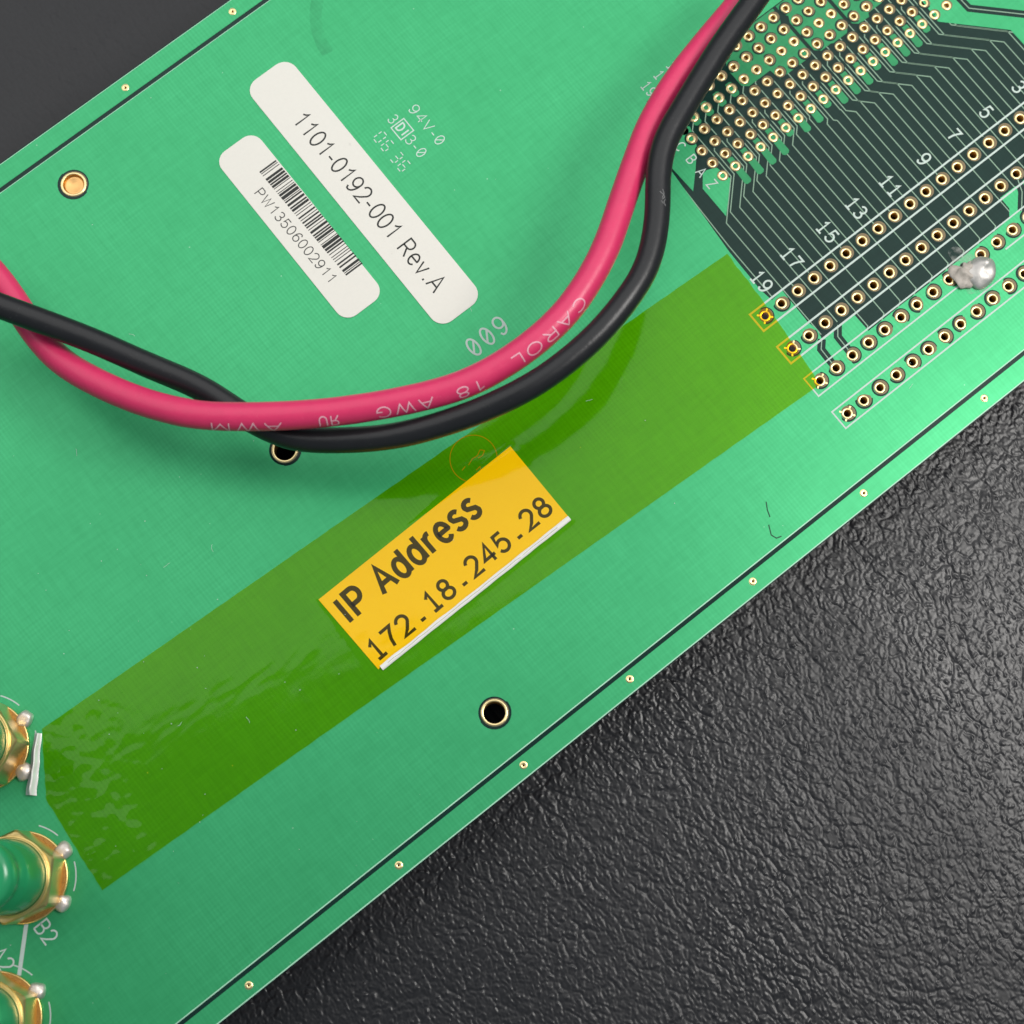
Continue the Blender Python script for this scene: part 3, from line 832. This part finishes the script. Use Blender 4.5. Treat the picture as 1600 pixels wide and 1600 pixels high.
# the end is doubled back and stands up against the first connector
A_, B_ = at(62, 1146).to_2d(), at(52, 1243).to_2d()
V, Fc = [], []
n = 30; ax = (B_-A_).normalized(); out_d = Vector((ax.y, -ax.x))
if out_d.x > 0: out_d = -out_d
prof = [(-.50, .13), (-.26, .22), (-.12, .60), (.0, .98), (.10, 1.12), (.24, 1.12), (.36, .95), (.52, .45), (.95, .16)]
for k in range(n+1):
    t_ = k/n; c = A_.lerp(B_, t_)
    wv = .12*noise.noise(Vector((t_*5, 2, 0)))
    hk = (.55+.45*min(1, t_*6, (1-t_)*8+.3))*(.85+.3*t_)
    for o_, z in prof:
        q_ = c+out_d*(o_*(.55+.30*t_)+wv); V.append((q_.x, q_.y, .05+z*hk))
m_ = len(prof)
for k in range(n):
    for j in range(m_-1):
        a = k*m_+j; Fc.append((a, a+1, a+m_+1, a+m_))
mesh_obj('folded_end', V, Fc, 'folded_film', tape, None, True)

# ================================================================== COAXIAL CONNECTORS
def connector(cx, cy, vert_px, top_c_px, label):
    c = at(cx, cy).to_2d()
    a0 = at(*vert_px, 6.2).to_2d()-at(*top_c_px, 6.2).to_2d()
    ang = math.atan2(a0.y, a0.x)
    t = tag(empty('coaxial_connector', (c.x, c.y, ZP)), label, 'connector', 'gold coaxial connectors in the corner of the board')
    loc = (c.x, c.y, 0)
    V, Fc, I = lathe([(5.05, .04), (5.16, .14), (5.16, .52), (5.10, .60), (5.02, .61), (3.0, .60)], 64, [0, 0, 0, 0, 1])
    mesh_obj('flange', V, Fc, ['brass', 'brown_brass'], t, I, True, loc)
    # hexagon with the lower corners turned down to a cone
    V, Fc = [], []
    R_ = 5.12; n = 12
    levels = [(.60, 1.0), (5.98, 1.0), (6.22, .955)]
    for z, k_ in levels:
        for k in range(n):
            a = ang+(k//2)*math.pi/3+(.035 if k % 2 else -.035)
            V.append((R_*k_*math.cos(a), R_*k_*math.sin(a), z))
    for j in range(len(levels)-1):
        for k in range(n):
            a, b = j*n+k, j*n+(k+1) % n; Fc.append((a, b, b+n, a+n))
    Fc.append(tuple((len(levels)-1)*n+k for k in range(n)))
    mesh_obj('hex_nut', V, Fc, 'brass', t, None, False, loc)
    V, Fc, _ = lathe([(4.46, 6.15), (4.46, 6.42), (4.40, 6.50), (4.34, 6.44), (4.28, 6.56), (4.24, 6.74), (4.14, 6.78), (4.06, 6.72), (3.9, 6.40)], 64)
    mesh_obj('collar', V, Fc, 'brass', t, None, True, loc)
    V, Fc, _ = lathe([(4.04, 6.40), (4.06, 7.30), (4.0, 13.90), (3.85, 14.60), (3.5, 15.10), (3.4, 15.70), (3.45, 16.50), (3.7, 17.10), (3.75, 19.50), (3.5, 20.20), (2.7, 20.50), (.05, 20.55)], 56, None, True)
    mesh_obj('dust_cap', V, Fc, 'green_plastic', t, None, True, loc)
    for dx, dy in ((63, -42), (62, 40), (-62, 42), (-62, -40)):
        q_ = at(cx+dx, cy+dy).to_2d()
        lv = blob('solder_leg', q_.x, q_.y, 1.08, 1.02, .9, 'leg_solder', t, q_.x, .12, 22, 8)
    V, Fc = [], []
    for a0_, a1_ in ((-53, -20), (13, 38)):
        stroke([(math.cos(math.radians(a))*5.95, math.sin(math.radians(a))*5.95) for a in range(a0_, a1_+1, 4)], .15, V, Fc, ZS)
    o = mesh_obj('silkscreen_arc', V, Fc, 'silk_white', board, None, False, loc)
    return t
connector(-24, 1166, (25, 1162), (-35, 1165), 'topmost gold coaxial connector at left edge, touching the curled tape end')
connector(36, 1371, (85, 1340), (22, 1369), 'middle gold coaxial connector with green cap, beside B2 marking')
connector(-5, 1591, (37, 1558), (-18, 1590), 'lowest gold coaxial connector in the bottom left corner')

# ================================================================== CABLES
def catmull(pts, step=.5):
    out_ = []
    for i in range(1, len(pts)-2):
        p0, p1, p2, p3 = pts[i-1:i+3]
        n_ = max(2, int((p2-p1).length/step))
        for k in range(n_):
            t = k/n_
            out_.append(.5*((2*p1)+(p2-p0)*t+(2*p0-5*p1+4*p2-p3)*t*t+(3*p1-p0-3*p2+p3)*t**3))
    return out_
def smooth_path(p, it):
    for _ in range(it):
        p = [p[0]]+[(p[i-1]+p[i]*2+p[i+1])/4 for i in range(1, len(p)-1)]+[p[-1]]
    return p
def frames(path):
    fr_ = []
    s_ = 0
    for i, c in enumerate(path):
        t = (path[min(i+1, len(path)-1)]-path[max(i-1, 0)]).normalized()
        side = t.cross(Vector((0, 0, 1))).normalized(); up = side.cross(t)
        if i: s_ += (c-path[i-1]).length
        fr_.append((c, t, side, up, s_))
    return fr_
def tube(name, fr_, r, material, parent, n=28):
    V, Fc = [], []
    for c, t, side, up, s_ in fr_:
        rr = r*(1+.012*noise.noise(Vector((s_*.35, r, 0)))+.006*noise.noise(Vector((s_*1.6, r, 4))))
        for k in range(n):
            a = 2*math.pi*k/n; V.append(c+up*(rr*math.cos(a))+side*(rr*math.sin(a)))
    m_ = len(fr_)
    for i in range(m_-1):
        for k in range(n):
            a, b = i*n+k, i*n+(k+1) % n; Fc.append((a, b, b+n, a+n))
    Fc.append(tuple(range(n-1, -1, -1))); Fc.append(tuple((m_-1)*n+k for k in range(n)))
    return mesh_obj(name, V, Fc, material, parent, None, True)
def cable(kpts): return frames(smooth_path(catmull([at(x, y, z) for x, y, z in kpts]), 18))
red_k = [(-90, 340, 11.2), (-60, 375, 10.8), (0, 438, 9.5), (43, 503, 9.1), (75, 545, 9.8), (115, 578, 11.0), (201, 620, 12.9), (287, 645, 14.4), (360, 651, 15.0), (475, 648, 15.1), (590, 634, 15.5), (705, 608, 16.0), (775, 576, 16.3),
         (840, 531, 16.7), (890, 482, 16.7), (925, 430, 16.3), (950, 380, 15.8), (972, 315, 15.0), (995, 250, 14.2), (1020, 187, 13.4), (1060, 122, 12.6), (1105, 65, 11.7), (1150, 12, 10.8), (1195, -45, 10.3), (1235, -95, 10.3)]
blk_k = [(-90, 444, 13.8), (-60, 455, 13.8), (0, 478, 13.6), (57, 499, 13.3), (144, 532, 12.8), (230, 570, 12.1), (316, 607, 11.4), (390, 655, 11.1), (455, 684, 11.4), (532, 688, 12.4), (619, 681, 13.8), (705, 658, 15.1), (775, 631, 16.3), (850, 591, 17.2), (925, 531, 17.6),
         (975, 474, 17.6), (1007, 425, 17.2), (1021, 380, 16.9), (1028, 325, 16.6), (1028, 275, 16.4), (1037, 225, 16.2), (1064, 175, 15.7), (1097, 120, 15.1), (1132, 65, 14.5), (1172, 10, 13.8), (1215, -50, 13.2), (1250, -100, 12.9)]
rf, bf = cable(red_k), cable(blk_k)
RR, RB = 1.60, 1.45
red = tag(empty('red_cable', (rf[0][0].x, rf[0][0].y, rf[0][0].z)), 'pinkish red insulated wire printed CAROL 18 AWG, twisted with the black wire', 'cable')
tube('insulation', rf, RR, 'pink_pvc', red)
blk = tag(empty('black_cable', (bf[0][0].x, bf[0][0].y, bf[0][0].z)), 'black insulated wire twisted around the red wire above the board', 'cable')
tube('insulation', bf, RB, 'black_pvc', blk)
for fr_, par, r in ((rf, red, RR), (bf, blk, RB)):
    for e, sgn in ((fr_[0], -1), (fr_[-1], 1)):
        c, t, side, up, s_ = e
        V, Fc = [], []
        n = 14
        for off in (0, 3.0):
            for k in range(n):
                a = 2*math.pi*k/n; V.append(c+t*(sgn*off)+up*(.62*math.cos(a))+side*(.62*math.sin(a)))
        for k in range(n): Fc.append((k, (k+1) % n, n+(k+1) % n, n+k))
        Fc.append(tuple(range(n, 2*n)))
        mesh_obj('copper_core', V, Fc, 'brass', par, None, True)
def on_tube(fr_, s_, ang, r):
    lo, hi = 0, len(fr_)-1
    while hi-lo > 1:
        md = (lo+hi)//2
        if fr_[md][4] <= s_: lo = md
        else: hi = md
    f = (s_-fr_[lo][4])/max(1e-6, fr_[hi][4]-fr_[lo][4])
    c = fr_[lo][0].lerp(fr_[hi][0], f); side = fr_[lo][2].lerp(fr_[hi][2], f).normalized(); up = fr_[lo][3].lerp(fr_[hi][3], f).normalized()
    return c+up*(r*math.cos(ang))+side*(r*math.sin(ang))
def nearest_s(fr_, x, y, z):
    p_ = at(x, y, z); return min(fr_, key=lambda e: (e[0]-p_).length)[4]
def cable_text(fr_, r, txt, s_start, h, pen, ang0, material, parent, track, fit=None):
    """text runs against the path direction, feet towards the inside of the bend"""
    st_, wd = layout(txt, h, track); k = fit/wd if fit else 1
    V, Fc = [], []
    for n_, ps in enumerate(st_):
        P_ = []
        for a, b in zip(ps[:-1], ps[1:]):
            m_ = max(1, int(math.hypot(b[0]-a[0], b[1]-a[1])/.15))
            P_ += [(a[0]+(b[0]-a[0])*q_/m_, a[1]+(b[1]-a[1])*q_/m_) for q_ in range(m_)]
        P_.append(ps[-1])
        v2, f2 = [], []
        stroke([(a*k, b) for a, b in P_], pen, v2, f2, 0)
        b0 = len(V)
        for x, y, _ in v2: V.append(on_tube(fr_, s_start-x, ang0+y/r, r+.035+.002*(n_ % 4)))
        Fc += [tuple(b0+q_ for q_ in f) for f in f2]
    return mesh_obj('printed_text', V, Fc, material, parent)
for txt, (x0, y0, z0), (x1, y1, z1) in (('CAROL', (905, 462, 16.7), (795, 565, 16.5)), ('18', (757, 586, 16.3), (708, 608, 16.0)), ('AWG', (676, 616, 15.8), (582, 636, 15.5)),
                                        ('@U', (530, 643, 15.3), (498, 646, 15.1)), ('AWM', (447, 650, 15.1), (330, 650, 14.8))):
    s0, s1 = nearest_s(rf, x0, y0, z0), nearest_s(rf, x1, y1, z1)
    cable_text(rf, RR, txt, s0, 1.28, .14, {'CAROL': .18, '18': .40, 'AWG': .42, '@U': .50, 'AWM': .72}[txt], 'cable_print', red, .2, s0-s1)
# scuff on the black wire
V, Fc = [], []
s0 = nearest_s(bf, 1032, 305, 16.5)
for k, (ps) in enumerate(([(0, .1), (.5, .3), (1.0, .1)], [(.3, -.2), (.6, .2), (.9, .4), (1.2, .1)], [(1.1, .5), (1.5, .3), (1.9, .55)], [(1.4, .0), (1.7, .25)])):
    v2, f2 = [], []; stroke(ps, .07, v2, f2, 0); b0 = len(V)
    for x, y, _ in v2: V.append(on_tube(bf, s0-x, y/RB+.2, RB+.035))
    Fc += [tuple(b0+q_ for q_ in f) for f in f2]
mesh_obj('scuff_mark', V, Fc, 'scuff', blk)
